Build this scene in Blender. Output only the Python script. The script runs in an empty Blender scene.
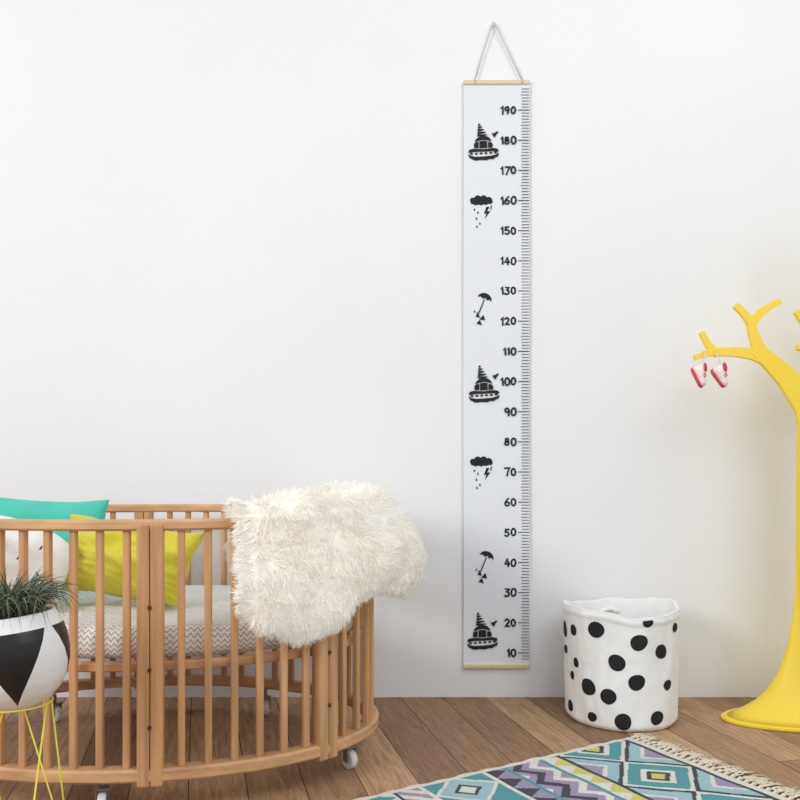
import bpy, bmesh, math, random
from mathutils import Vector, Matrix, noise
random.seed(7)
S = bpy.context.scene
S.view_settings.view_transform = 'Standard'
COL = S.collection
PI = math.pi
CAMY, F, HZ, HX, CZ = -2.7, 810.0, 470.0, 400.0, 0.757

def at(px, py, y):
    d = y - CAMY
    return Vector(((px-HX)*d/F, y, CZ-(py-HZ)*d/F))

# ------------------------------------------------------------ materials
def lin(c):
    return tuple(((v/255)/12.92 if v/255 <= .04045 else ((v/255+.055)/1.055)**2.4) for v in c)+(1,)

def mat(name, rgb, rough=.6, metal=0, var=0.0, scale=20, stretch=(1,1,1), bump=0.0, bscale=200, sheen=0, bdist=.003):
    m = bpy.data.materials.new(name); m.use_nodes = True
    nt = m.node_tree; b = nt.nodes['Principled BSDF']
    b.inputs['Base Color'].default_value = lin(rgb)
    b.inputs['Roughness'].default_value = rough
    b.inputs['Metallic'].default_value = metal
    if sheen: b.inputs['Sheen Weight'].default_value = sheen
    tc = nt.nodes.new('ShaderNodeTexCoord')
    if var:
        mp = nt.nodes.new('ShaderNodeMapping'); mp.inputs['Scale'].default_value = stretch
        n = nt.nodes.new('ShaderNodeTexNoise'); n.inputs['Scale'].default_value = scale; n.inputs['Detail'].default_value = 5
        r = nt.nodes.new('ShaderNodeValToRGB')
        c = lin(rgb)
        r.color_ramp.elements[0].position = .3; r.color_ramp.elements[1].position = .7
        r.color_ramp.elements[0].color = tuple(x*(1-var) for x in c[:3])+(1,)
        r.color_ramp.elements[1].color = tuple(min(1, x*(1+var)) for x in c[:3])+(1,)
        nt.links.new(tc.outputs['Object'], mp.inputs[0]); nt.links.new(mp.outputs[0], n.inputs['Vector'])
        nt.links.new(n.outputs['Fac'], r.inputs[0]); nt.links.new(r.outputs[0], b.inputs['Base Color'])
    if bump:
        n2 = nt.nodes.new('ShaderNodeTexNoise'); n2.inputs['Scale'].default_value = bscale; n2.inputs['Detail'].default_value = 3
        bp = nt.nodes.new('ShaderNodeBump'); bp.inputs['Strength'].default_value = bump; bp.inputs['Distance'].default_value = bdist
        nt.links.new(tc.outputs['Object'], n2.inputs['Vector'])
        nt.links.new(n2.outputs['Fac'], bp.inputs['Height']); nt.links.new(bp.outputs[0], b.inputs['Normal'])
    return m

M = {}
M['wall'] = mat('painted_wall', (240,241,243), .9, var=.022, scale=1.2, bump=.08, bscale=60)
M['wood'] = mat('beech_wood', (198,152,106), .45, var=.30, scale=5, stretch=(9,9,.6))
M['woodh'] = mat('beech_rail_wood', (206,160,114), .45, var=.22, scale=6, stretch=(1.5,4,8))
M['pine'] = mat('pale_pine', (226,205,172), .5, var=.08, scale=8, stretch=(1,4,20))
M['canvas'] = mat('chart_canvas', (231,235,241), .85, bump=.15, bscale=900)
M['ink'] = mat('black_ink', (26,26,28), .8, var=.2, scale=300)
M['cord'] = mat('white_cord', (205,205,205), .9, var=.1, scale=400)
M['steel'] = mat('steel', (150,150,150), .35, .9, var=.05, scale=50)
M['whiteplastic'] = mat('white_plastic', (225,225,225), .4, var=.02, scale=50)
M['bolt'] = mat('dark_bolt', (90,75,60), .4, .6, var=.05, scale=50)
M['yellow'] = mat('yellow_lacquer', (246,216,64), .5, var=.03, scale=6)
M['yellowwire'] = mat('yellow_wire', (228,218,70), .4, var=.03, scale=20)
M['teal'] = mat('teal_cotton', (74,196,176), .9, var=.05, scale=12, bump=.3, bscale=500, sheen=.2)
M['lime'] = mat('mustard_lime_cotton', (206,196,56), .9, var=.08, scale=6, bump=.5, bscale=9, sheen=.2, bdist=.02)
M['whitecotton'] = mat('white_cotton', (238,236,232), .95, var=.02, scale=12, bump=.2, bscale=500)
M['blackprint'] = mat('black_print', (24,24,26), .8, var=.15, scale=60)
M['greyprint'] = mat('charcoal_print', (66,66,68), .8, var=.15, scale=60)
M['bag'] = mat('bag_canvas', (242,242,240), .9, var=.02, scale=10, bump=.5, bscale=12, bdist=.014)
M['soil'] = mat('soil', (60,48,38), .95, var=.4, scale=90)
M['leaf'] = mat('dark_leaf', (70,84,62), .6, var=.35, scale=25)
M['leaf2'] = mat('grey_leaf', (124,130,108), .6, var=.3, scale=25)
M['shoe'] = mat('shoe_canvas', (250,236,234), .8, var=.04, scale=60)
M['shoered'] = mat('shoe_red', (204,72,82), .6, var=.06, scale=60)
M['fringe'] = mat('cream_wool', (222,212,192), .95, var=.1, scale=120)

def fur_mat():
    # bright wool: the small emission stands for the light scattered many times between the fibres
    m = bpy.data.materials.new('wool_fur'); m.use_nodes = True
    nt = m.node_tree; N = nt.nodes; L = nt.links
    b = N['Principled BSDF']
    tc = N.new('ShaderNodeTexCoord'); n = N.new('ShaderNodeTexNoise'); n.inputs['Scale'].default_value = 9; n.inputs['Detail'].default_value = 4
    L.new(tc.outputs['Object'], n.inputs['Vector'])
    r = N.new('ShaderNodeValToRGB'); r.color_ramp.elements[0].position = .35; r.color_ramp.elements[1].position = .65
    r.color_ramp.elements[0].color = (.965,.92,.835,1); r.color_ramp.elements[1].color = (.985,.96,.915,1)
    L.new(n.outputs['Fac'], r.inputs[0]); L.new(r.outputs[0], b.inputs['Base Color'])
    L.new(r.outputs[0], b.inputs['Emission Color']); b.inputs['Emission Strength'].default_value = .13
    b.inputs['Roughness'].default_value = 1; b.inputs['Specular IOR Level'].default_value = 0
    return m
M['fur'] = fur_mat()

def pot_mat():
    m = bpy.data.materials.new('triangle_glaze'); m.use_nodes = True
    nt = m.node_tree; N = nt.nodes; L = nt.links; b = N['Principled BSDF']; b.inputs['Roughness'].default_value = .35
    tc = N.new('ShaderNodeTexCoord'); sp = N.new('ShaderNodeSeparateXYZ'); L.new(tc.outputs['UV'], sp.inputs[0])
    pp = N.new('ShaderNodeMath'); pp.operation = 'PINGPONG'; pp.inputs[1].default_value = .5; L.new(sp.outputs[0], pp.inputs[0])
    v = N.new('ShaderNodeMath'); v.operation = 'MULTIPLY'; v.inputs[1].default_value = .44; L.new(sp.outputs[1], v.inputs[0])
    lt = N.new('ShaderNodeMath'); lt.operation = 'LESS_THAN'; L.new(pp.outputs[0], lt.inputs[0]); L.new(v.outputs[0], lt.inputs[1])
    l2 = N.new('ShaderNodeMath'); l2.operation = 'LESS_THAN'; l2.inputs[1].default_value = 1; L.new(sp.outputs[1], l2.inputs[0])
    mu = N.new('ShaderNodeMath'); mu.operation = 'MULTIPLY'; L.new(lt.outputs[0], mu.inputs[0]); L.new(l2.outputs[0], mu.inputs[1])
    mx = N.new('ShaderNodeMix'); mx.data_type = 'RGBA'; mx.inputs[6].default_value = lin((238,238,238)); mx.inputs[7].default_value = lin((24,24,26))
    L.new(mu.outputs[0], mx.inputs[0]); L.new(mx.outputs[2], b.inputs['Base Color'])
    return m
M['pot'] = pot_mat()

# floor
def floor_mat():
    m = bpy.data.materials.new('oak_planks'); m.use_nodes = True
    nt = m.node_tree; N = nt.nodes; L = nt.links; b = N['Principled BSDF']
    tc = N.new('ShaderNodeTexCoord'); mp = N.new('ShaderNodeMapping')
    mp.inputs['Rotation'].default_value = (0,0,math.radians(90-14))
    L.new(tc.outputs['Object'], mp.inputs[0])
    br = N.new('ShaderNodeTexBrick'); br.offset = .37; br.offset_frequency = 2
    br.inputs['Scale'].default_value = 1; br.inputs['Brick Width'].default_value = 1.3
    br.inputs['Row Height'].default_value = .135; br.inputs['Mortar Size'].default_value = .0018
    br.inputs['Mortar Smooth'].default_value = .5
    br.inputs['Color1'].default_value = lin((144,114,88)); br.inputs['Color2'].default_value = lin((198,164,130))
    br.inputs['Mortar'].default_value = lin((76,58,45))
    L.new(mp.outputs[0], br.inputs['Vector'])
    mp2 = N.new('ShaderNodeMapping'); mp2.inputs['Scale'].default_value = (1.8,17,1)
    L.new(mp.outputs[0], mp2.inputs[0])
    n = N.new('ShaderNodeTexNoise'); n.inputs['Scale'].default_value = 2.4; n.inputs['Detail'].default_value = 10; n.inputs['Distortion'].default_value = 2.0; n.inputs['Roughness'].default_value = .72
    L.new(mp2.outputs[0], n.inputs['Vector'])
    r = N.new('ShaderNodeValToRGB'); r.color_ramp.elements[0].position = .32; r.color_ramp.elements[1].position = .68
    r.color_ramp.elements[0].color = (.47,.43,.39,1); r.color_ramp.elements[1].color = (1.2,1.18,1.15,1)
    L.new(n.outputs['Fac'], r.inputs[0])
    mx = N.new('ShaderNodeMix'); mx.data_type = 'RGBA'; mx.blend_type = 'MULTIPLY'; mx.inputs[0].default_value = .9
    L.new(br.outputs['Color'], mx.inputs[6]); L.new(r.outputs[0], mx.inputs[7])
    mp3 = N.new('ShaderNodeMapping'); mp3.inputs['Scale'].default_value = (2.4,7,1); L.new(mp.outputs[0], mp3.inputs[0])
    vo = N.new('ShaderNodeTexVoronoi'); vo.inputs['Scale'].default_value = 1.0; L.new(mp3.outputs[0], vo.inputs['Vector'])
    kr = N.new('ShaderNodeValToRGB'); kr.color_ramp.elements[0].position = .03; kr.color_ramp.elements[0].color = (.38,.31,.26,1)
    kr.color_ramp.elements[1].position = .12; kr.color_ramp.elements[1].color = (1,1,1,1)
    L.new(vo.outputs['Distance'], kr.inputs[0])
    m2 = N.new('ShaderNodeMix'); m2.data_type = 'RGBA'; m2.blend_type = 'MULTIPLY'; m2.inputs[0].default_value = .8
    L.new(mx.outputs[2], m2.inputs[6]); L.new(kr.outputs[0], m2.inputs[7]); L.new(m2.outputs[2], b.inputs['Base Color'])
    b.inputs['Roughness'].default_value = .6; b.inputs['Specular IOR Level'].default_value = .3
    bp = N.new('ShaderNodeBump'); bp.inputs['Strength'].default_value = .2; bp.inputs['Distance'].default_value = .002; bp.invert = True
    L.new(br.outputs['Fac'], bp.inputs['Height']); L.new(bp.outputs[0], b.inputs['Normal'])
    return m
M['floor'] = floor_mat()

def zigzag_mat():
    m = bpy.data.materials.new('zigzag_cotton'); m.use_nodes = True
    nt = m.node_tree; N = nt.nodes; L = nt.links; b = N['Principled BSDF']; b.inputs['Roughness'].default_value = .9
    uv = N.new('ShaderNodeTexCoord'); sp = N.new('ShaderNodeSeparateXYZ'); L.new(uv.outputs['UV'], sp.inputs[0])
    pp = N.new('ShaderNodeMath'); pp.operation = 'PINGPONG'; pp.inputs[1].default_value = .008; L.new(sp.outputs[0], pp.inputs[0])
    ad = N.new('ShaderNodeMath'); ad.operation = 'ADD'; L.new(pp.outputs[0], ad.inputs[0]); L.new(sp.outputs[1], ad.inputs[1])
    mo = N.new('ShaderNodeMath'); mo.operation = 'PINGPONG'; mo.inputs[1].default_value = .0055; L.new(ad.outputs[0], mo.inputs[0])
    lt = N.new('ShaderNodeMath'); lt.operation = 'LESS_THAN'; lt.inputs[1].default_value = .0009; L.new(mo.outputs[0], lt.inputs[0])
    mx = N.new('ShaderNodeMix'); mx.data_type = 'RGBA'
    mx.inputs[6].default_value = lin((242,240,236)); mx.inputs[7].default_value = lin((84,84,86))
    L.new(lt.outputs[0], mx.inputs[0]); L.new(mx.outputs[2], b.inputs['Base Color'])
    return m
M['zigzag'] = zigzag_mat()

# ------------------------------------------------------------ building helpers
ORG = {}
class MB:
    def __init__(s): s.v = []; s.f = []; s.m = []
    def add(s, vs, fs, mi=0):
        o = len(s.v); s.v += [Vector(p) for p in vs]
        for f in fs: s.f.append([o+i for i in f]); s.m.append(mi)
    def box(s, c, size, rz=0, mi=0, rot=None):
        R = rot if rot else Matrix.Rotation(rz, 3, 'Z'); c = Vector(c)
        vs = [c+R@Vector((size[0]*.5*a, size[1]*.5*b_, size[2]*.5*d)) for d in (-1,1) for b_ in (-1,1) for a in (-1,1)]
        s.add(vs, [(0,2,3,1),(4,5,7,6),(0,1,5,4),(2,6,7,3),(0,4,6,2),(1,3,7,5)], mi)
    def loft(s, rings, closed=True, cap=True, mi=0, ringclosed=False):
        n = len(rings[0]); vs = [p for r in rings for p in r]; fs = []
        R = len(rings)
        for i in range(R if ringclosed else R-1):
            for j in range(n if closed else n-1):
                a = i*n+j; b_ = i*n+(j+1)%n; i2 = (i+1)%R
                fs.append((a, b_, i2*n+(j+1)%n, i2*n+j))
        if cap and not ringclosed:
            fs.append(tuple(range(n))[::-1]); fs.append(tuple((R-1)*n+j for j in range(n)))
        s.add(vs, fs, mi)
    def tube(s, pts, r, k=8, mi=0, closed=False):
        pts = [Vector(p) for p in pts]; rings = []; n = len(pts)
        up = None
        for i, p in enumerate(pts):
            if closed: t = (pts[(i+1)%n]-pts[i-1]).normalized()
            else: t = (pts[min(i+1,n-1)]-pts[max(i-1,0)]).normalized()
            if up is None:
                up = Vector((0,0,1)) if abs(t.z) < .9 else Vector((1,0,0))
            a = t.cross(up).normalized(); up2 = a.cross(t).normalized(); up = up2
            rr = r[i] if isinstance(r, (list,tuple)) else r
            rings.append([p+(a*math.cos(2*PI*j/k)+up2*math.sin(2*PI*j/k))*rr for j in range(k)])
        s.loft(rings, mi=mi, ringclosed=closed)
    def cyl(s, c, axis, r, h, k=20, mi=0):
        c = Vector(c); axis = Vector(axis).normalized()
        s.tube([c-axis*h/2, c+axis*h/2], r, k, mi)
    def build(s, name, mats, parent=None, smooth=False, bevel=0, origin=None):
        if not isinstance(mats, (list,tuple)): mats = [mats]
        if parent is not None: o0 = ORG[parent.name]
        elif origin is not None: o0 = Vector(origin)
        else: o0 = Vector((0,0,0))
        me = bpy.data.meshes.new(name)
        me.from_pydata([tuple(p-o0) for p in s.v], [], s.f)
        for m in mats: me.materials.append(m)
        me.polygons.foreach_set('material_index', s.m)
        me.update()
        if len(s.f) < 60000 and not getattr(s, 'keep', False):
            bm = bmesh.new(); bm.from_mesh(me); bmesh.ops.recalc_face_normals(bm, faces=bm.faces[:])
            bm.to_mesh(me); bm.free()
        if smooth: me.polygons.foreach_set('use_smooth', [True]*len(me.polygons))
        ob = bpy.data.objects.new(name, me); COL.objects.link(ob)
        if parent is not None: ob.parent = parent
        else: ob.location = o0
        ORG[ob.name] = o0
        if bevel:
            b = ob.modifiers.new('bevel','BEVEL'); b.width = bevel; b.segments = 2; b.limit_method = 'ANGLE'
        return ob

def thing(name, loc, label, cat, group=None):
    o = bpy.data.objects.new(name, None); COL.objects.link(o); o.location = loc
    o.empty_display_size = .05
    ORG[o.name] = Vector(loc); return tag(o, label, cat, group)
def tag(o, label, cat, group=None):
    o['label'] = label; o['category'] = cat
    if group: o['group'] = group
    return o

# ------------------------------------------------------------ setting
b = MB(); b.box((0,.05,1.4), (9,.1,2.8)); w = b.build('wall_back', M['wall']); w['kind'] = 'structure'
b = MB(); b.box((0,-2.7,-.05), (9,5.6,.1)); w = b.build('floor', M['floor']); w['kind'] = 'structure'

# ------------------------------------------------------------ growth chart
yc = -.009
def wp(px, py, y=yc): # point on the wall plane scale (300 px per metre)
    return Vector(((px-400)/300, y, .757-(py-470)/300))
chart = thing('growth_chart', (wp(496,668).x, 0, wp(496,668).z), 'tall white canvas height chart with black centimetre scale hanging on the wall', 'growth chart')
b = MB()
nx, nz = 6, 60
x0, x1 = wp(463.2,0).x, wp(529.0,0).x; z0, z1 = wp(0,665).z, wp(0,84).z
def cpt(i, j, dy): 
    u = i/nx; v = j/nz
    return Vector((x0+(x1-x0)*u + .0006*math.sin(v*9), yc-dy+.0012*math.sin(v*14+u*2), z0+(z1-z0)*v))
for dy, rev in ((.0,1),(.001,0)):
    vs = [cpt(i,j,dy) for j in range(nz+1) for i in range(nx+1)]
    b.add(vs, [(j*(nx+1)+i, j*(nx+1)+i+1, (j+1)*(nx+1)+i+1, (j+1)*(nx+1)+i) for j in range(nz) for i in range(nx)])
canvas = b.build('canvas', M['canvas'], chart, smooth=False)
for py, nm in ((84.0,'top_bar'),(665.4,'bottom_bar')):
    b = MB(); b.box((wp(496.1,0).x, -.008, wp(0,py).z), (wp(529.2,0).x-wp(463,0).x, .016, .0145))
    b.build(nm, M['pine'], chart, bevel=.003)
b = MB()
apex = wp(493,25,-.014)
b.tube([wp(474.5,82,-.012), wp(482,57,-.012), apex+Vector((-.002,0,0)), apex+Vector((.002,0,.0015)), wp(508,54,-.012), wp(521.5,82,-.012)], .0026, 8)
b.tube([apex+Vector((-.003,0,-.006)), apex+Vector((0,-.003,-.012)), apex+Vector((.004,0,-.005))], .003, 6)
for px in (474.5,521.5):
    c = wp(px,83,-.018); b.tube([c+Vector((0,.0,.008)), c, c+Vector((0,0,-.008))], .0022, 6)
b.build('hanging_cord', M['cord'], chart, smooth=True)
# hook
b = MB(); b.cyl((apex.x,-.001,apex.z-.003), (0,1,0), .0075, .002, 16); b.tube([(apex.x,-.001,apex.z-.006),(apex.x,-.016,apex.z-.006),(apex.x,-.020,apex.z+.002)], .002, 8)
tag(b.build('wall_hook', M['whiteplastic'], origin=(apex.x,0,apex.z), smooth=False), 'small white hook on the wall holding the cord of the height chart', 'hook')

yi = yc-.0032
b = MB()
for n in range(4, 200):
    z = .15+(n-10)*.01001
    if z > wp(0,88.5).z or z < wp(0,661).z: continue
    L_ = 11 if n % 10 == 0 else (8.2 if n % 5 == 0 else 7.5)
    xa, xb = wp(528.6-L_,0).x, wp(528.6,0).x
    b.box(((xa+xb)/2, yi, z), (xb-xa, .0004, .0025 if n%10==0 else .0018))
b.build('scale_ticks', M['ink'], canvas)
# hand drawn numerals from strokes in a unit box (x right, y up)
def arcpts(cx, cy, rx, ry, a0, a1, n=12): return [(cx+rx*math.cos(math.radians(a0+(a1-a0)*k/n)), cy+ry*math.sin(math.radians(a0+(a1-a0)*k/n))) for k in range(n+1)]
GL = {
 '0': [arcpts(.3,.5,.27,.44,95,455,18)],
 '1': [[(.0,.72),(.2,.96),(.21,.5),(.22,.02)]],
 '2': [arcpts(.28,.7,.25,.25,165,-20,9)+[(.38,.38),(.06,.05),(.3,.09),(.62,.04)]],
 '3': [[(.05,.93),(.54,.91),(.26,.6)]+arcpts(.26,.31,.28,.27,80,-150,10)],
 '4': [[(.36,.98),(.02,.34),(.62,.36)],[(.44,.68),(.42,.0)]],
 '5': [[(.56,.94),(.12,.92),(.08,.56)]+arcpts(.26,.31,.28,.27,110,-150,11)],
 '6': [[(.46,.96),(.2,.72),(.06,.4)]+arcpts(.29,.28,.24,.24,150,500,14)],
 '7': [[(.02,.91),(.58,.93),(.36,.5),(.22,.0)]],
 '8': [arcpts(.29,.73,.2,.21,-80,280,14), arcpts(.29,.26,.25,.24,90,450,14)],
 '9': [arcpts(.28,.7,.23,.24,-10,350,14)+[(.52,.6),(.42,.02)]],
}
GW = {'1': .46}
rn = random.Random(11)
for n in range(10, 200, 10):
    b = MB(); s_ = str(n); H = .0262
    zc = .15+(n-10)*.01001; widths = [GW.get(ch,.80)*H for ch in s_]
    x = wp(516.9,0).x-sum(widths)
    for ch, wd_ in zip(s_, widths):
        rot = rn.uniform(-.08,.08); sc = rn.uniform(.9,1.08); dz = rn.uniform(-.0012,.0012)
        for st in GL[ch]:
            pts = []
            for (gx, gy) in st:
                gx2, gy2 = gx*H*sc, (gy-.5)*H*sc
                pts.append(Vector((x+gx2*math.cos(rot)-gy2*math.sin(rot), yi, zc+dz+gy2*math.cos(rot)+gx2*math.sin(rot)*.5)))
            m = len(pts)
            ext0 = (pts[0]-pts[1]).normalized()*.0014; ext1 = (pts[-1]-pts[-2]).normalized()*.0014
            pts[0] = pts[0]+ext0; pts[-1] = pts[-1]+ext1
            rings = []
            for i, p in enumerate(pts):
                d1 = (p-pts[i-1]).normalized() if i else (pts[1]-p).normalized()
                d2 = (pts[i+1]-p).normalized() if i < m-1 else d1
                t = d1+d2
                if t.length < .1: t = d1
                t.normalize(); nn = Vector((-t.z,0,t.x)); k = min(1.6, 1/max(.4, t.dot(d1)))
                wv = .0028*k*(1+.15*math.sin(i*1.9+n))
                rings.append([p+nn*wv, p-nn*wv, p-nn*wv-Vector((0,.0004,0)), p+nn*wv-Vector((0,.0004,0))])
            b.loft(rings)
        x += wd_
    b.build('printed_number', M['ink'], canvas)

def flat(b, pts, cx, cy, s=1):
    vs = [wp(cx+x*s, cy+y*s, yi) for x, y in pts]; n = len(vs)
    vs2 = [v+Vector((0,-.0004,0)) for v in vs]
    b.add(vs+vs2, [tuple(range(n)), tuple(range(2*n-1,n-1,-1))]+[(i,(i+1)%n,n+(i+1)%n,n+i) for i in range(n)])
def disc(cx, cy, rx, ry=None, a0=0, a1=360, n=18):
    ry = ry or rx
    return [(cx+rx*math.cos(math.radians(a0+(a1-a0)*i/n)), cy-ry*math.sin(math.radians(a0+(a1-a0)*i/n))) for i in range(n+(0 if a1-a0 >= 360 else 1))]
def saucer(cx, cy):
    b = MB()
    flat(b, [(-15,7.6),(-14,5.2),(-10,4.2),(0,4.6),(10,3.3),(14,4),(15.3,6),(15,7),(8,6.4),(0,7.0),(-8,7.2),(-14,8.4)], cx, cy)
    for k in range(6):
        flat(b, disc(-11.8+k*4.8, 9.5-k*.34, 1.5, 1.0, n=10), cx, cy)
    flat(b, [(-15.2,10),(-14.2,9.8),(-13.2,11.2),(-8,12.2),(0,11.8),(8,11),(13,9.7),(14.4,8.2),(15.6,9),(14.5,11.8),(12,12.6),(10,14.4),(6,14.2),(4,15.4),(-4,15.2),(-6,16),(-10,15.4),(-11,14.6),(-13.6,13.4)], cx, cy)
    # dark dome: cap, light seam, lower body with two light strokes
    flat(b, [(-8.4,-2.6),(-8.6,-3.6),(-6.6,-6),(-4,-7.8),(-1,-8.8),(2,-8.6),(5,-7.6),(7.4,-5),(8.2,-3),(4,-4.4),(0,-4.8),(-4,-4.2)], cx, cy)
    flat(b, [(-9.2,3.4),(-9.4,0),(-8.8,-1.6),(-5,-3),(-4.6,-.5),(-4.8,3.6)], cx, cy)
    flat(b, [(-3.9,3.7),(-3.7,-.5),(-4,-3.3),(0,-3.8),(3.8,-3.4),(3.6,-.5),(3.9,3.2)], cx, cy)
    flat(b, [(4.8,3.1),(4.6,-.5),(4.9,-3.1),(8.4,-1.8),(9.3,-.2),(9.1,2.6)], cx, cy)
    for t0, t1 in ((0,.16),(.21,.37),(.43,.59),(.65,.81),(.86,1.0)):
        def cp(t, s): return (-4.5+t*3.6+s*(.6+t*4.6), -21+t*12.5)
        flat(b, [cp(t0,-1), cp(t0,1), (cp(t1,1)[0], cp(t1,1)[1]-1), (cp(t1,-1)[0], cp(t1,-1)[1]+.6)], cx, cy)
    flat(b, [(11.5,-7),(8.8,-10),(8.6,-11.8),(10.4,-11.2),(13.8,-13.4),(15,-12.6),(13,-10)], cx, cy)
    b.build('printed_flying_saucer', M['ink'], canvas)
def cloud(cx, cy):
    b = MB()
    flat(b, [(-11,0),(-11.4,-2.2),(-9.8,-4.2),(-7.2,-4),(-5.6,-6),(-3,-6.6),(-.8,-5.2),(1.4,-6.6),(4,-6.2),(5.6,-4.6),(8,-5),(10.4,-3.4),(10.8,-1.6),(11.4,.2),(9.6,2.2),(7.4,1.8),(5,3),(2,2.4),(0,3.6),(-3,2.6),(-6,3.6),(-8,2.4),(-10,2.2)], cx, cy)
    flat(b, [(5,5),(8,5),(5.8,9.5),(9,9.2),(3.5,17),(5,11.5),(2.6,12)], cx, cy)
    flat(b, [(9.6,3.4),(10.6,3.8),(9.6,8),(8.8,7.6)], cx, cy)
    for x, y in ((-7,8),(-3.5,11),(-5,17),(-1.5,22),(-4.5,25)):
        flat(b, [(x,y-1.8),(x+1,y),(x+.2,y+1.2),(x-.8,y+.2)], cx, cy)
    b.build('printed_storm_cloud', M['ink'], canvas)
def umbrella(cx, cy):
    b = MB()
    a = math.radians(22)
    def R(p): return (p[0]*math.cos(a)-p[1]*math.sin(a), p[0]*math.sin(a)+p[1]*math.cos(a))
    can = [(7,0),(5,-1.6),(3,0),(.5,-1.8),(-2,0),(-4.5,-1.5)]
    top = [(7.2*math.cos(math.radians(t))*1, -6.2*math.sin(math.radians(t))) for t in range(180, -1, -20)]
    flat(b, [R(p) for p in top+can[1:]], cx, cy)
    flat(b, [R(p) for p in [(-.5,0),(.5,0),(.6,14),(-.4,16.5),(-2.4,15.5),(-2.2,14.6),(-.5,15)]], cx, cy)
    for pts in ([(-9,17),(-6,13.5),(-4.6,18.4)], [(-5,20),(-1,15.5),(.7,20.9)], [(-8,24),(-4.5,20.5),(-2.6,25.9)], [(-11,12),(-9.2,10.9),(-9.6,13.6)]):
        flat(b, pts, cx, cy)
    b.build('printed_umbrella', M['ink'], canvas)
for x, y in ((483,146),(483.5,387),(482,633)): saucer(x, y)
for x, y in ((481,203),(481,463)): cloud(x, y)
for x, y in ((484,300),(486,557)): umbrella(x, y)

# ------------------------------------------------------------ crib
CX, CY, A, B_ = -.675, -.54, .598, .40
NE = 2.0
def ell(th, da=0):
    c, s = math.cos(th), math.sin(th)
    return Vector((CX+(A+da)*math.copysign(abs(c)**(2/NE), c), CY-(B_+da)*math.copysign(abs(s)**(2/NE), s), 0))
NT = 1440
tab = [ell(2*PI*i/NT) for i in range(NT)]
cum = [0]
for i in range(NT): cum.append(cum[-1]+(tab[(i+1)%NT]-tab[i]).length)
PER = cum[-1]
def arc(s):
    s = s % PER
    lo, hi = 0, NT
    while hi-lo > 1:
        m = (lo+hi)//2
        if cum[m] <= s: lo = m
        else: hi = m
    t = (s-cum[lo])/(cum[lo+1]-cum[lo]+1e-12)
    p = tab[lo].lerp(tab[(lo+1)%NT], t)
    tg = (tab[(lo+2)%NT]-tab[lo-1]).normalized()
    n = Vector((-tg.y, tg.x, 0))
    if n.dot(p-Vector((CX,CY,0))) < 0: n = -n
    return p, n
def arc_px(px):  # arc length of the front point seen at px
    best = None
    for k in range(900):
        s = PER*.4*k/900
        p, n = arc(s); q = HX+F*p.x/(p.y-CAMY)
        if best is None or abs(q-px) < best[0]: best = (abs(q-px), s)
    return best[1]
ZT, ZB = .649, .080
crib = thing('baby_crib', (CX,CY,0), 'oval light beech wood baby crib with vertical slats on castors', 'crib')
def ring(name, prof, m, parent, da=0, n=220):
    b = MB(); rings = []
    for i in range(n):
        p, nn = arc(PER*i/n)
        rings.append([p+nn*(a+da)+Vector((0,0,z)) for a, z in prof])
    b.loft(rings, ringclosed=True); return b.build(name, m, parent, smooth=False)
def rprof(w, z0, z1, c=.005):
    return [(-w,z0+c),(-w+c,z0),(w-c,z0),(w,z0+c),(w,z1-c),(w-c,z1),(-w+c,z1),(-w,z1-c)]
ring('top_rail', rprof(.018, ZT-.024, ZT), M['woodh'], crib)
ring('bottom_rail', rprof(.020, ZB, ZB+.029), M['woodh'], crib)
ring('mattress_support', rprof(.012, .312, .332, .003), M['woodh'], crib, da=-.032)
posts = [arc_px(151), arc_px(324), PER/2+arc_px(151), PER/2+arc_px(324)]
for s in posts:
    p, n = arc(s); rz = math.atan2(n.y, n.x)+PI/2
    tg = Vector((math.cos(rz), math.sin(rz), 0))
    b = MB()
    for k in (-1,1):
        b.box(p+tg*k*.0142+n*.004+Vector((0,0,(ZB+ZT-.006)/2-.006)), (.027,.034,ZT-.012-ZB+.012), rz)
    po = b.build('post', M['wood'], crib, bevel=.004)
    for z in (.20,.325,.46):
        b = MB(); b.cyl(p+n*.0218+Vector((0,0,z)), n, .0045, .003, 12); b.build('bolt', M['bolt'], po)
sp = .0575; cnt = int(PER/sp)
for i in range(cnt):
    s = PER*(i+.35)/cnt
    if min(min(abs(s-q), PER-abs(s-q)) for q in posts) < .038: continue
    p, n = arc(s); rz = math.atan2(n.y, n.x)+PI/2
    b = MB(); b.box(p+Vector((0,0,(ZB+.029+ZT-.024)/2)), (.0165,.0165,ZT-.024-ZB-.029+.006), rz)
    b.build('slat', M['wood'], crib, bevel=.004)
# castors
for x, y, rz in ((-.128,-.645,.7), (-.415,-.20,.3), (-1.035,-.265,1.0), (-.655,-.915,.2)):
    b = MB(); c = Vector((x,y,0)); ax = Vector((math.cos(rz), math.sin(rz), 0)); fw = Vector((-ax.y, ax.x, 0))
    b.cyl(c+fw*.008+Vector((0,0,.068)), (0,0,1), .007, .028, 12)
    for k in (-1,1):
        b.box(c+ax*.013*k+Vector((0,0,.037)), (.003,.02,.036), rz)
    b.box(c+Vector((0,0,.056)), (.03,.024,.005), rz)
    ca = b.build('castor', M['steel'], crib, bevel=.001)
    b = MB(); b.cyl(c+Vector((0,0,.0245)), ax, .0245, .019, 28); b.build('wheel', M['whiteplastic'], ca, bevel=.004)
    b = MB(); b.cyl(c+Vector((0,0,.0245)), ax, .009, .0215, 16); b.build('wheel_hub', M['steel'], ca)

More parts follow.
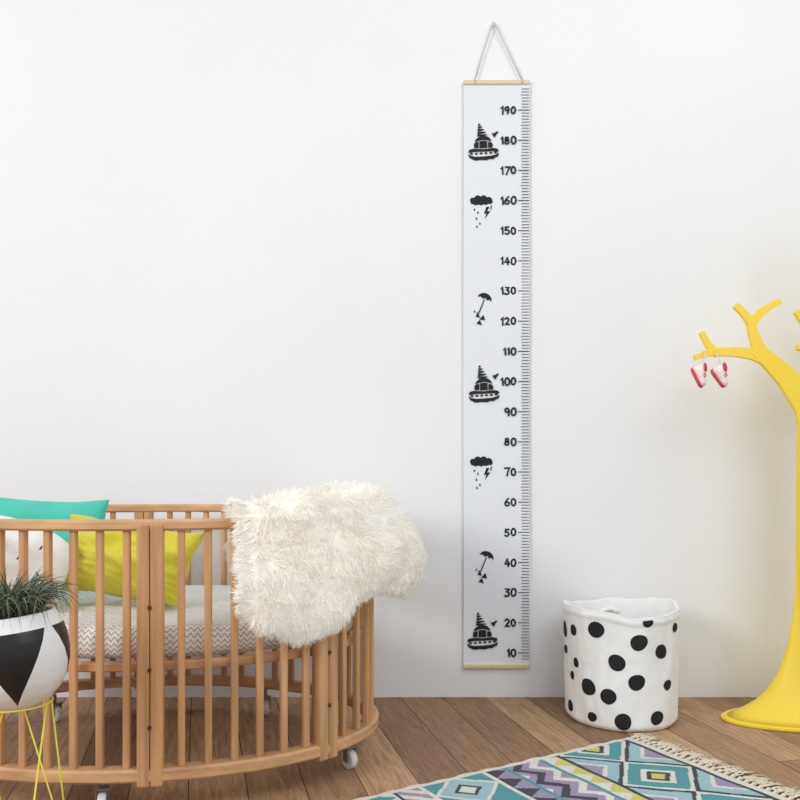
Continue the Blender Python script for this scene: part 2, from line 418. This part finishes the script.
# mattress
MT = .405
def build_mattress():
    z0, z1 = .333, MT; n = 240
    fs = []; uvs = []
    prof = [(-.05,z0),(-.042,z0+.005),(-.036,z0+.02),(-.034,(z0+z1)/2),(-.037,z1-.018),(-.046,z1-.004),(-.062,z1)]
    vs = []
    for i in range(n):
        p, nn = arc(PER*i/n)
        for a, z in prof:
            wob = .006*noise.noise(Vector((i*.16,z*24,3)))
            vs.append(p+nn*(a+wob-.012)+Vector((0,0,z+(.004*noise.noise(Vector((i*.1,1,2))) if z > .36 else 0))))
    k = len(prof)
    for i in range(n):
        for j in range(k-1):
            i2 = (i+1)%n
            fs.append((i*k+j, i2*k+j, i2*k+j+1, i*k+j+1))
            uvs.append([(PER*i/n, j*.014), (PER*(i+1)/n, j*.014), (PER*(i+1)/n, j*.014+.014), (PER*i/n, j*.014+.014)])
    lastring = [i*k+k-1 for i in range(n)]
    for qi in range(1, 16):
        q = 1-qi/16
        base = len(vs)
        for i in range(n):
            v = vs[i*k+k-1]
            x, y = CX+(v.x-CX)*q, CY+(v.y-CY)*q
            ru = abs(noise.noise(Vector((x*7+y*4, y*9-x*3, 1))))
            vs.append(Vector((x, y, z1+(.022*ru-.002)*min(1, (1-q)*4))))
        nr = list(range(base, base+n))
        for i in range(n):
            f = (lastring[i], lastring[(i+1)%n], nr[(i+1)%n], nr[i]); fs.append(f); uvs.append([(vs[t].x, vs[t].y) for t in f])
        lastring = nr
    fs.append(tuple(lastring)); uvs.append([(vs[t].x, vs[t].y) for t in lastring])
    bot = [i*k for i in range(n)]; fs.append(tuple(bot[::-1])); uvs.append([(vs[t].x, vs[t].y) for t in bot[::-1]])
    o0 = Vector((CX,CY,z0))
    me = bpy.data.meshes.new('crib_mattress'); me.from_pydata([tuple(v-o0) for v in vs], [], fs)
    ul = me.uv_layers.new(name='uv')
    for p, u in zip(me.polygons, uvs):
        for li, q in zip(p.loop_indices, u): ul.data[li].uv = q
    me.materials.append(M['zigzag']); me.polygons.foreach_set('use_smooth', [True]*len(me.polygons)); me.update()
    ob = bpy.data.objects.new('crib_mattress', me); COL.objects.link(ob); ob.location = o0
    tag(ob, 'oval mattress in a white sheet with thin black zigzag lines inside the crib', 'mattress')
build_mattress()

# cushions
def cushion(name, w, h, t, mats, loc, rot, label, pinch=.07, squir=0, pattern=None, N=44, seed=0, wrinkle=.004):
    b = MB()
    def P(u, v, side):
        T = t/2*((1-abs(u)**2.6)*(1-abs(v)**2.6))**.55
        T *= 1+.16*noise.noise(Vector((u*2.2+seed, v*2.2, side)))
        x = u*math.sqrt(1-squir*v*v/2); z = v*math.sqrt(1-squir*u*u/2)
        x *= 1-pinch*(1-v*v)*abs(u); z *= 1-pinch*(1-u*u)*abs(v)
        x += .02*noise.noise(Vector((u*1.5, v*1.5, seed))); z += .035*noise.noise(Vector((u*1.5, v*1.5, seed+9)))
        wr = wrinkle*noise.noise(Vector((u*2.6, v*2.6, seed+5)))+wrinkle*.5*(abs(noise.noise(Vector((u*3+v*4, v*2-u*2, seed+2))))-.2)
        return Vector((x*w/2, side*T+wr, z*h/2))
    for side in (-1,1):
        vs = [P(-1+2*i/N, -1+2*j/N, side) for j in range(N+1) for i in range(N+1)]
        o = len(b.v); b.v += vs
        for j in range(N):
            for i in range(N):
                q = (j*(N+1)+i, j*(N+1)+i+1, (j+1)*(N+1)+i+1, (j+1)*(N+1)+i)
                if side > 0: q = q[::-1]
                b.f.append([o+k for k in q]); b.m.append(1 if pattern and side < 0 and pattern((i+.5)/N, (j+.5)/N) else 0)
    b.keep = True
    ob = b.build(name, mats, smooth=True)
    bm = bmesh.new(); bm.from_mesh(ob.data); bmesh.ops.remove_doubles(bm, verts=bm.verts[:], dist=.0003); bm.to_mesh(ob.data); bm.free()
    ob.location = loc; ob.rotation_euler = rot
    tag(ob, label, 'cushion'); return ob
cushion('cushion', .345, .25, .10, M['teal'], (-1.020, -.385, .556), (math.radians(-14), math.radians(2), math.radians(6)), 'plain teal cushion standing behind the mustard yellow one in the crib', seed=2)
cushion('cushion', .385, .205, .145, M['lime'], (-.712, -.60, .522), (math.radians(-28), math.radians(7), math.radians(-10)), 'mustard yellow cushion lying rumpled on the zigzag mattress of the crib', seed=8, wrinkle=.022, pinch=.1, N=70)
def sprig(u, v):
    for cx, cy, a in ((.42,.84,-.5),(.74,.70,.4),(.30,.46,-.4),(.84,.40,-.4),(.50,.22,-.6),(.62,.48,.3)):
        for k in (-1,1):
            aa = a+k*.3; dx, dy = u-cx-k*.02, v-cy
            l = dx*math.sin(aa)+dy*math.cos(aa); s = dx*math.cos(aa)-dy*math.sin(aa)
            if 0 < l < .055 and abs(s) < .008: return True
    return False
cushion('cushion', .27, .205, .10, [M['whitecotton'],M['greyprint']], (-.950, -.72, .536), (math.radians(-22), math.radians(22), math.radians(6)), 'white rounded cushion with a few small dark sprigs at the left end of the crib', squir=.7, pinch=0, pattern=sprig, N=120, seed=4)

# ------------------------------------------------------------ sheepskin
def sheepskin():
    b = MB()
    s0, s1 = arc_px(236), -.44
    def interp(t, tb):
        for (a, va), (c_, vc) in zip(tb, tb[1:]):
            if t <= c_: 
                k = (t-a)/(c_-a); k = k*k*(3-2*k); return va+(vc-va)*k
        return tb[-1][1]
    Lt = [(0,.20),(.06,.25),(.14,.285),(.22,.27),(.30,.215),(.38,.20),(.48,.225),(.58,.25),(.78,.25),(1,.17)]
    Bt = [(0,.018),(.2,.028),(.4,.046),(.52,.078),(.75,.082),(1,.045)]
    Tt = [(0,.024),(.25,.036),(.5,.046),(.8,.046),(1,.030)]
    def P(u, v, fine=1):
        p, n = arc(s0+(s1-s0)*u)
        L_, Bu, Tp = interp(u, Lt), interp(u, Bt), interp(u, Tt)
        n0 = .046; top = ZT+.010+Tp
        if v < .3:     # inner hang up to the rail
            k = v/.3; off = -n0-.01*math.sin(k*PI); z = top-.03-(1-k)*.12
        elif v < .5:   # over the rail
            k = (v-.3)/.2; a = PI*(1-k); off = n0*math.cos(a); z = top-.03+.03*math.sin(a)
        else:
            k = (v-.5)/.5; off = n0+Bu*math.sin(min(1,k*1.1)*PI*.72)+.006; z = top-.03-k*L_
            if k > .85: off -= .026*((k-.85)/.15)**2    # the edge tucks under
        q = p+n*off+Vector((0,0,z))
        lump = .019*noise.noise(q*9)+.010*math.sin(u*34+2*math.sin(v*3))*max(0,(v-.5))*1.6
        if fine:
            w_ = q+.02*Vector((noise.noise(q*30), noise.noise(q*30+Vector((5,0,0))), noise.noise(q*30+Vector((0,5,0)))))
            lump += .0035*(1-2*abs(noise.noise(w_*20)))
        up = 1-abs(v-.4)/.2
        return q+n*lump*(1 if v > .4 else -1)+Vector((0,0,lump*max(0,up)))
    NU, NV = 240, 150
    vs = [P(i/NU, j/NV) for i in range(NU+1) for j in range(NV+1)]
    b.add(vs, [(i*(NV+1)+j, i*(NV+1)+j+1, (i+1)*(NV+1)+j+1, (i+1)*(NV+1)+j) for i in range(NU) for j in range(NV)])
    rnd = random.Random(3)
    for q in range(50000):
        u = rnd.random(); v = rnd.random()**.72
        if rnd.random() < .10: v = 1-rnd.random()*.03
        if rnd.random() < .07: u = rnd.choice((rnd.random()*.015, 1-rnd.random()*.015))
        e = .006
        p = P(u,v); du = P(min(1,u+e),v,0)-P(max(0,u-e),v,0); dv = P(u,min(1,v+e),0)-P(u,max(0,v-e),0)
        n = dv.cross(du)
        if n.length < 1e-12: continue
        n.normalize()
        edge = Vector((0,0,0))
        if u < .03: edge = -(du.normalized())*.8
        if u > .97: edge = du.normalized()*.8
        if v > .95: edge += Vector((0,0,-.7))
        w_ = p*15
        cl = Vector((noise.noise(w_), noise.noise(w_+Vector((9,0,0))), noise.noise(w_+Vector((0,9,0)))))
        flow = cl*1.3+dv.normalized()*(.55 if v > .4 else -.55)
        flow = flow-n*flow.dot(n)
        d = (n*rnd.uniform(.30,.55)+flow+edge+Vector([rnd.uniform(-.26,.26) for _ in range(3)]))
        d.normalize()
        if d.dot(n) < .08: d = (d+n*(.12-d.dot(n))).normalized()
        L_ = rnd.uniform(.016,.036); wdt = rnd.uniform(.0005,.0010)
        side = d.cross(n)
        if side.length < .05: side = d.cross(Vector((1,.3,.2)))
        side.normalize(); s2 = d.cross(side)
        wv = noise.noise(p*45)
        curl = side*wv*.026+side*rnd.uniform(-.003,.003)+n*rnd.uniform(-.010,-.001)
        p = p-n*.001
        for k, (t, ww) in enumerate(((0,.9),(.4,1.1),(.75,.9))):
            c_ = p+d*L_*t+curl*t*t
            for a in (0,2.09,4.19): b.v.append(c_+(side*math.cos(a)+s2*math.sin(a))*wdt*ww)
        b.v.append(p+d*L_+curl)
        o = len(b.v)-10
        for k in range(2):
            for j in range(3):
                b.f.append([o+k*3+j, o+k*3+(j+1)%3, o+(k+1)*3+(j+1)%3, o+(k+1)*3+j]); b.m.append(0)
        for j in range(3): b.f.append([o+6+j, o+6+(j+1)%3, o+9]); b.m.append(0)
    b.keep = True
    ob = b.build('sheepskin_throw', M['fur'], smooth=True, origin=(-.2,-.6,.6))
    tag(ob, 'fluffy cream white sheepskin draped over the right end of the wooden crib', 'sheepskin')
sheepskin()

# ------------------------------------------------------------ storage bag
BX, BY = .678, -.212
bag = thing('storage_bag', (BX,BY,0), 'round white canvas storage bag with black spots standing against the wall', 'storage bag')
def rimz(th): return .338+.009*math.sin(2*th+1.0)+.003*math.sin(5*th)+.002*math.sin(9*th+1)
def bagr(th, t):
    r = .166+.005*t
    r += .0055*noise.noise(Vector((math.cos(th)*2.2, math.sin(th)*2.2, t*2.2)))*(.6+t*.6)
    r += .0055*(abs(noise.noise(Vector((math.cos(th)*5+t*.8, math.sin(th)*5, t*1.8))))-.2)   # mostly upright creases
    if t < .05: r -= .012*(1-t/.05)**2
    if t > .93: r += .004*math.sin((t-.93)/.07*PI)
    return r
def bagp(th, t, off=0):
    r = bagr(th, t)+off
    return Vector((BX+r*math.cos(th), BY+r*math.sin(th), rimz(th)*t+.001))
b = MB(); n = 160; rows = 60
rings = [[bagp(2*PI*i/n, j/rows) for i in range(n)] for j in range(rows+1)]
rings += [[bagp(2*PI*i/n, 1, .001)+Vector((0,0,.003)) for i in range(n)], [bagp(2*PI*i/n, 1, -.007)+Vector((0,0,.003)) for i in range(n)]]
rings += [[bagp(2*PI*i/n, 1-j/10, -.009) for i in range(n)] for j in range(0,10)]
rings += [[Vector((BX+.05*math.cos(2*PI*i/n), BY+.05*math.sin(2*PI*i/n), .01)) for i in range(n)]]
b.loft(rings)
dots = [(573,631,6),(596,630,8.5),(648,620,5.5),(639,642,8.5),(661,651,7.5),(675,628,5),(617,664,8.5),(576,662,5),(637,684,8.5),(588,686,8.5),(608,697,8),(668,686,5.5),(570,706,6),(623,721,8.5),(657,719,7.5),(592,717,5),(565,648,4.5),(572,676,4.5)]
def dotpatch(th, t, r):
    K = 22; pts = [bagp(th, t, .0012)]; fs = []
    ph = random.random()*6
    for rr in (.33,.66,1):
        for k in range(K):
            a = 2*PI*k/K; q = r*rr*(1+.035*math.sin(2*a+ph)+.02*math.sin(3*a+ph))
            th2 = th+q*math.cos(a)/.169; t2 = t+q*math.sin(a)/.338
            t2 = max(.012, min(.99, t2)); pts.append(bagp(th2, t2, .0012))
    for k in range(K):
        k2 = (k+1)%K; fs.append((0,1+k,1+k2))
        for q in (0,1): fs.append((1+q*K+k,1+(q+1)*K+k,1+(q+1)*K+k2,1+q*K+k2))
    b.add(pts, fs, 1)
for px, py, rp in dots:
    best = None
    for i in range(180):
        th = PI+PI*i/180
        for j in range(40):
            q = bagp(th, j/40); d = q.y-CAMY
            e = (HX+F*q.x/d-px)**2+(HZ+F*(CZ-q.z)/d-py)**2
            if best is None or e < best[0]: best = (e, th, j/40)
    dotpatch(best[1], best[2], .00285*rp)
for k in range(12):
    th = .2+k*.26; dotpatch(th, [.2,.55,.82][k%3]+.05*math.sin(k), .024)
b.keep = True
body = b.build('bag_body', [M['bag'], M['blackprint']], bag, smooth=True)
b = MB()
pts = []
for k in range(9):
    a = PI*.5-.22+.44*k/8; h = math.sin(PI*k/8)
    q = bagp(a, .93, -.013); pts.append(q+Vector((0,-.004*h,-.02+.012*h)))
b.tube(pts, .006, 8)
b.build('carry_handle', M['bag'], bag, smooth=True)

# ------------------------------------------------------------ tree coat stand
TY = -.25
tx = at(824,0,TY).x
tree = thing('coat_stand', (tx,TY,0), 'bright yellow tree shaped coat stand with forked branches and oval foot', 'coat stand')
def ellring(a, b_, z, n=64): return [Vector((tx+a*math.cos(2*PI*i/n), TY+b_*math.sin(2*PI*i/n), z)) for i in range(n)]
b = MB(); b.loft([ellring(.304,.13,0), ellring(.308,.134,.003), ellring(.308,.134,.009), ellring(.302,.130,.012)]); b.build('foot', M['yellow'], tree, smooth=False)
b = MB(); b.loft([ellring(.292,.124,.011), ellring(.252,.105,.028), ellring(.206,.084,.056), ellring(.166,.064,.096), ellring(.134,.048,.15), ellring(.111,.034,.22), ellring(.096,.023,.30), ellring(.087,.014,.39), ellring(.083,.010,.5)])
b.build('trunk_flare', M['yellow'], tree, smooth=True)
def strip(b, pts, th=.026, y=TY):
    P = [(at(p[0],p[1],y), p[2]*(y-CAMY)/F/2) for p in pts]
    lt, rt = [], []
    for i, (p, w_) in enumerate(P):
        t = (P[min(i+1,len(P)-1)][0]-P[max(i-1,0)][0]).normalized(); n = Vector((-t.z,0,t.x))
        lt.append(p+n*w_); rt.append(p-n*w_)
    rings = []
    for i in range(len(P)):
        h = Vector((0,th/2,0)); rings.append([lt[i]-h, rt[i]-h, rt[i]+h, lt[i]+h])
    b.loft(rings)
b = MB(); strip(b, [(824,690,58),(824,600,55),(824,480,53),(824,410,52),(828,330,32),(828,240,19),(824,190,11)], .018); b.build('trunk', M['yellow'], tree, bevel=.0008)
def branch(lines, mirror=False):
    b = MB()
    for k, l in enumerate(lines):
        l = [(2*825-x if mirror else x, y, w_) for x, y, w_ in l]
        strip(b, l, .016-.0004*k)
    b.build('branch', M['yellow'], tree, bevel=.0006)
left = [[(824,436,46),(807,403,29),(787,378,21),(766,358,16),(753,349,11)],
        [(768,362,14),(757,345,11.5),(752,330,9),(751,320,8)],
        [(753,326,9),(745,315,7),(735,305,6)], [(749,326,9),(762,311,7.5),(780,301,6)],
        [(766,359,13.5),(752,354,11),(735,352,9),(711,352,7.5)],
        [(718,355,7),(708,345,6.5),(701,332,5)], [(722,352,7),(708,353,7),(694,358,5)]]
branch(left)
branch([[(x, y-18, w_) for x, y, w_ in l] for l in left], True)
branch([[(830,372,20),(818,346,13),(806,324,9),(796,311,6)], [(822,354,11),(808,349,8),(796,347,5)]])

# ------------------------------------------------------------ baby shoes
def shoe(px, py, roll, yaw, hang, label, y):
    loc = at(px, py, y)
    t = thing('baby_shoe', loc, label, 'baby shoe', None)
    R = Matrix.Rotation(roll, 3, 'Y') @ Matrix.Rotation(yaw, 3, 'X')
    def W(x, yy, z): return loc+R@(Vector((x*.88,yy*1.30,z*1.25-.017))*.92)
    prof = [(-.036,.006,.022),(-.034,.0115,.029),(-.027,.0152,.032),(-.014,.0165,.031),(-.003,.0168,.0265),(.008,.0178,.0225),(.019,.0186,.0205),(.028,.0178,.0185),(.035,.0145,.016),(.0395,.009,.013),(.0415,.004,.009)]
    b = MB(); rings = []
    for x, w_, h in prof:
        rings.append([W(x, w_*math.copysign(abs(math.cos(a))**.85, math.cos(a)), h*.5+h*.5*math.copysign(abs(math.sin(a))**.9, math.sin(a))) for a in [2*PI*k/20 for k in range(20)]])
    b.loft(rings); up = b.build('shoe_upper', M['shoe'], t, smooth=True)
    b = MB()
    out = [(x, w_+.0018) for x, w_, h in prof]+[(.0440,.0)]
    poly = out+[(x,-w_) for x, w_ in out[::-1][1:]]
    poly = [(-.0385,0)]+poly
    b.loft([[W(x,yy,-.002) for x,yy in poly],[W(x,yy,.0055) for x,yy in poly]]); b.build('shoe_sole', M['shoered'], t, bevel=.0008)
    b = MB(); b.tube([W(-.019+.0135*math.cos(a), .0115*math.sin(a), .0325-.003*math.cos(a)) for a in [2*PI*k/18 for k in range(18)]], .0026, 6, closed=True); b.build('ankle_collar', M['shoered'], t, smooth=True)
    b = MB()
    for x, zt in ((.002,.0250),(.010,.0225)):
        b.tube([W(x,-.0165,zt-.012), W(x,-.0115,zt-.002), W(x,0,zt+.001), W(x,.0115,zt-.002), W(x,.0165,zt-.012)], .0017, 6)
    b.build('shoe_strap', M['shoered'], t, smooth=True)
    b = MB(); h = Vector(hang); p = W(-.034,0,.026)
    b.tube([p, p.lerp(h,.5)+Vector((.002,-.002,0)), h+Vector((0,-.002,.006)), h+Vector((0,.004,.010))], .0012, 6); b.build('lace', M['cord'], t, smooth=True)
shoe(701, 375, math.radians(62), math.radians(30), at(705,353,TY-.014), 'baby shoe with red trim nearer the tip of the yellow branch', TY-.034)
shoe(722, 375, math.radians(52), math.radians(36), at(716,353,TY-.014), 'baby shoe with red trim hanging nearer the trunk of the yellow stand', TY-.034)

# ------------------------------------------------------------ planter on wire stand
PX, PY = -.712, -1.2
stand = thing('plant_stand', (PX,PY,0), 'thin yellow wire stand holding the black and white planter', 'plant stand')
zr = .327
b = MB(); b.tube([(PX+.064*math.cos(2*PI*k/40), PY+.064*math.sin(2*PI*k/40), zr) for k in range(40)], .0015, 8, closed=True); b.build('wire_ring', M['yellowwire'], stand, smooth=True)
for k in range(3):
    a = math.radians(-62+120*k)
    b = MB()
    def q(r, da, z): return Vector((PX+r*math.cos(a+da), PY+r*math.sin(a+da), z))
    b.tube([q(.064,-.9,zr), q(.112,-.03,.01), q(.113,0,.003), q(.112,.03,.01), q(.064,.9,zr)], .0017, 8)
    b.build('wire_leg', M['yellowwire'], stand, smooth=True)
pot = thing('planter', (PX,PY,.318), 'round white planter with black triangles in the yellow wire stand', 'planter')
TILT = math.radians(-6)
prof = [(.318,.016),(.320,.034),(.329,.054),(.345,.072),(.368,.0865),(.395,.0945),(.420,.0965),(.445,.0945),(.466,.089),(.482,.0815),(.490,.0765)]
def pr(t):
    x = t*(len(prof)-1); i = min(int(x), len(prof)-2); k = x-i
    return prof[i][0]+(prof[i+1][0]-prof[i][0])*k, prof[i][1]+(prof[i+1][1]-prof[i][1])*k
def build_pot():
    n, rows = 96, 30; zs = [pr(j/rows) for j in range(rows+1)]+[(.492,.074),(.490,.0715),(.470,.076)]
    o0 = Vector((PX,PY,.318)); vs = []; fs = []; uvs = []
    for z, r in zs:
        vs += [Vector((PX+r*math.cos(2*PI*i/n), PY+r*math.sin(2*PI*i/n), z)) for i in range(n)]
    def V(j): return (zs[j][0]-.332)/(.466-.332) if j <= rows else 2
    for j in range(len(zs)-1):
        for i in range(n):
            fs.append((j*n+i, j*n+(i+1)%n, (j+1)*n+(i+1)%n, (j+1)*n+i))
            u0, u1 = i/n*4+.74, (i+1)/n*4+.74
            uvs.append([(u0,V(j)),(u1,V(j)),(u1,V(j+1)),(u0,V(j+1))])
    fs.append(tuple(range(n))[::-1]); uvs.append([(0,-1)]*n)
    me = bpy.data.meshes.new('pot'); me.from_pydata([tuple(v-o0) for v in vs], [], fs)
    ul = me.uv_layers.new(name='uv')
    for p, u in zip(me.polygons, uvs):
        for li, q in zip(p.loop_indices, u): ul.data[li].uv = q
    me.materials.append(M['pot']); me.polygons.foreach_set('use_smooth', [True]*len(me.polygons)); me.update()
    ob = bpy.data.objects.new('pot', me); COL.objects.link(ob); ob.parent = pot
build_pot()
b = MB(); b.loft([[Vector((PX+r*math.cos(2*PI*i/40), PY+r*math.sin(2*PI*i/40), z+.002*math.sin(i*2.3))) for i in range(40)] for z, r in ((.465,.0745),(.477,.0715),(.481,.04),(.481,.005))]); b.build('soil', M['soil'], pot)
pot.rotation_euler = (0, TILT, 0); pot.location = (PX+.008, PY, .318)
pl = MB(); rnd = random.Random(5)
for k in range(440):
    a = rnd.random()*2*PI; r0 = rnd.random()**.6*.060
    base = Vector((PX+r0*math.cos(a), PY+r0*math.sin(a), .485))
    a2 = a+rnd.uniform(-1.2,1.2); L_ = rnd.uniform(.04,.098); lean = .15+r0*11+rnd.uniform(-.3,.6)
    out = Vector((math.cos(a2), math.sin(a2), 0)); sd = Vector((-out.y,out.x,0))*rnd.uniform(-.035,.035)
    w0 = rnd.uniform(.0008,.0015); pts = []
    for q_ in range(8):
        t = q_/7; th = lean*(.4+1.1*t*t)
        pts.append(base+sd*t*t+out*L_*t*math.sin(min(th,2.0))+Vector((0,0,L_*t*math.cos(min(th,2.0))+.004)))
    rr = [w0*(.8+.6*math.sin(PI*min(1,q_/7*1.2)))*(1-(q_/7)**3*.9) for q_ in range(8)]
    pl.tube(pts, rr, 5, mi=0 if rnd.random() < .58 else 1)
pl.keep = True
plo = tag(pl.build('potted_plant', [M['leaf'], M['leaf2']], smooth=True, origin=(PX,PY,.318)), 'grey green wispy leaved plant growing from the black and white planter', 'plant')
plo.rotation_euler = (0, TILT, 0); plo.location = (PX+.008, PY, .320)

# ------------------------------------------------------------ rug
C0 = Vector((.640,-.425,0)); ua = math.radians(210); U = Vector((math.cos(ua), math.sin(ua), 0)); V = Vector((math.cos(ua+PI/2), math.sin(ua+PI/2), 0))
rug = thing('patterned_rug', C0, 'flat woven rug with teal, lilac and yellow diamonds and a cream fringe', 'rug')
pal = {'cream':(218,215,206),'teal':(84,150,156),'lilac':(158,144,172),'yellow':(204,196,110),'dark':(66,70,78),'blue':(156,190,196)}
keys = list(pal); rm = [mat('rug_'+k, pal[k], .95, var=.12, scale=160, bump=.5, bscale=600) for k in keys]
def tri(x, p): x = (x/p)%1; return abs(x-.5)*2
def rugcol(s, t):
    if t < .016: return 'cream'
    if s < .022: return 'cream'
    if s < .032: return 'dark'
    if s < .27:
        c = abs(s-.151)/.119; d = c+tri(t+.09,.225)*1.0
        if d < .20: return 'yellow'
        if d < .34: return 'dark'
        if d < .50: return 'cream'
        if d < .88: return 'teal'
        if d < 1.00: return 'cream'
        if d < 1.13: return 'dark'
        if d < 1.48: return 'blue'
        if d < 1.60: return 'cream'
        return 'lilac'
    if s < .282: return 'dark'
    if s < .325:
        return 'yellow' if tri(t,.065) > (s-.282)/.043 else 'cream'
    if s < .337: return 'teal'
    if s < .44:
        k = ((s-.337)+tri(t,.09)*.042)/.026; return ('lilac','cream','lilac','dark')[int(k)%4]
    if s < .452: return 'teal'
    if s < .505: return 'lilac' if tri(t,.065) > (s-.452)/.053 else 'dark'
    if s < .515: return 'cream'
    if s < .69:
        c = abs(s-.602)/.087; d = c+tri(t,.165)
        if d < .3: return 'cream'
        if d < .46: return 'dark'
        if d < .9: return 'blue'
        if d < 1.04: return 'cream'
        return 'teal'
    if s < .70: return 'cream'
    if s < .76:
        return 'lilac' if ((s*1.0+t)/.024)%2 < 1 else 'cream'
    if s < .77: return 'dark'
    if s < .83: return 'cream' if tri(t,.075) > (s-.77)/.06 else 'teal'
    if s < .87: return 'yellow' if tri(t+.03,.075) > (s-.83)/.04 else 'cream'
    if s < .882: return 'dark'
    return rugcol((s-.882)%.8+.035, t)
LU, LV, ce = 1.18, .9, .004
nu, nv = int(LU/ce), int(LV/ce)
b = MB()
for i in range(nu+1):
    for j in range(nv+1):
        h = .007+.0015*math.sin(i*.11+j*.05)*math.sin(j*.09)
        ex = .0025*math.sin(i*.35)+.002*math.sin(i*.13) if j == 0 else 0
        b.v.append(C0+U*(i*ce)+V*(j*ce+ex)+Vector((0,0,h)))
for i in range(nu):
    for j in range(nv):
        b.f.append([i*(nv+1)+j, (i+1)*(nv+1)+j, (i+1)*(nv+1)+j+1, i*(nv+1)+j+1]); b.m.append(keys.index(rugcol((i+.5)*ce, (j+.5)*ce)))
c4 = [C0+V*.004, C0+U*nu*ce+V*.004, C0+U*nu*ce+V*nv*ce, C0+V*nv*ce]
for k in range(4):
    p, q = c4[k], c4[(k+1)%4]; z = Vector((0,0,.0068)); b.add([p+Vector((0,0,.0005)), q+Vector((0,0,.0005)), q+z, p+z], [(0,1,2,3)], 0)
b.add([p+Vector((0,0,.0006)) for p in c4], [(0,1,2,3)], 0)
b.keep = True
b.build('woven_field', rm, rug)
for k in range(46):
    t = .008+k*LV/46.5
    if t > .75: break
    b = MB(); base = C0+V*t+Vector((0,0,.005)); dr = -U
    b.tube([base-dr*.006, base+dr*.004, base+dr*.012, base+dr*.018], [.0030,.0035,.0062,.0035], 8)
    sw = rnd.uniform(-.45,.45)
    for q_ in range(8):
        a = sw+rnd.uniform(-.38,.38); L_ = rnd.uniform(.050,.078)
        d2 = (dr*math.cos(a)+V*math.sin(a)); cv = V*rnd.uniform(-.014,.014)
        b0 = base+dr*.016
        b.tube([b0, b0+d2*L_*.3+cv*.6+Vector((0,0,rnd.uniform(0,.004))), b0+d2*L_*.65-cv*.4-Vector((0,0,.001)), b0+d2*L_+cv*.6-Vector((0,0,.003))], [.0018,.0018,.0016,.0009], 5)
    b.build('tassel', M['fringe'], rug, smooth=True)

# ------------------------------------------------------------ light
wd = bpy.data.worlds.new('World'); S.world = wd; wd.use_nodes = True
bg = wd.node_tree.nodes['Background']; bg.inputs[0].default_value = (.93,.964,1,1); bg.inputs[1].default_value = .68
def area(name, loc, target, size, energy, col=(1,1,1)):
    l = bpy.data.lights.new(name,'AREA'); l.size = size; l.energy = energy; l.color = col; l.shape = 'SQUARE'
    o = bpy.data.objects.new(name, l); COL.objects.link(o); o.location = loc
    o.rotation_euler = (Vector(target)-Vector(loc)).to_track_quat('-Z','Y').to_euler()
area('window_light', (-2.6,-3.2,2.1), (.4,0,.8), 1.1, 60, (1,.994,.98))
area('right_fill_light', (1.5,-2.6,2.8), (.8,-.1,.6), 2.0, 34, (.97,.985,1))  # added fill from above to brighten the lower right, not a room fitting

cam = bpy.data.cameras.new('camera'); co = bpy.data.objects.new('camera', cam); COL.objects.link(co)
co.location = (0, CAMY, CZ); co.rotation_euler = (PI/2,0,0)
cam.sensor_width = 36; cam.lens = 36*F/800; cam.shift_y = (HZ-400)/800; cam.clip_start = .05
S.camera = co
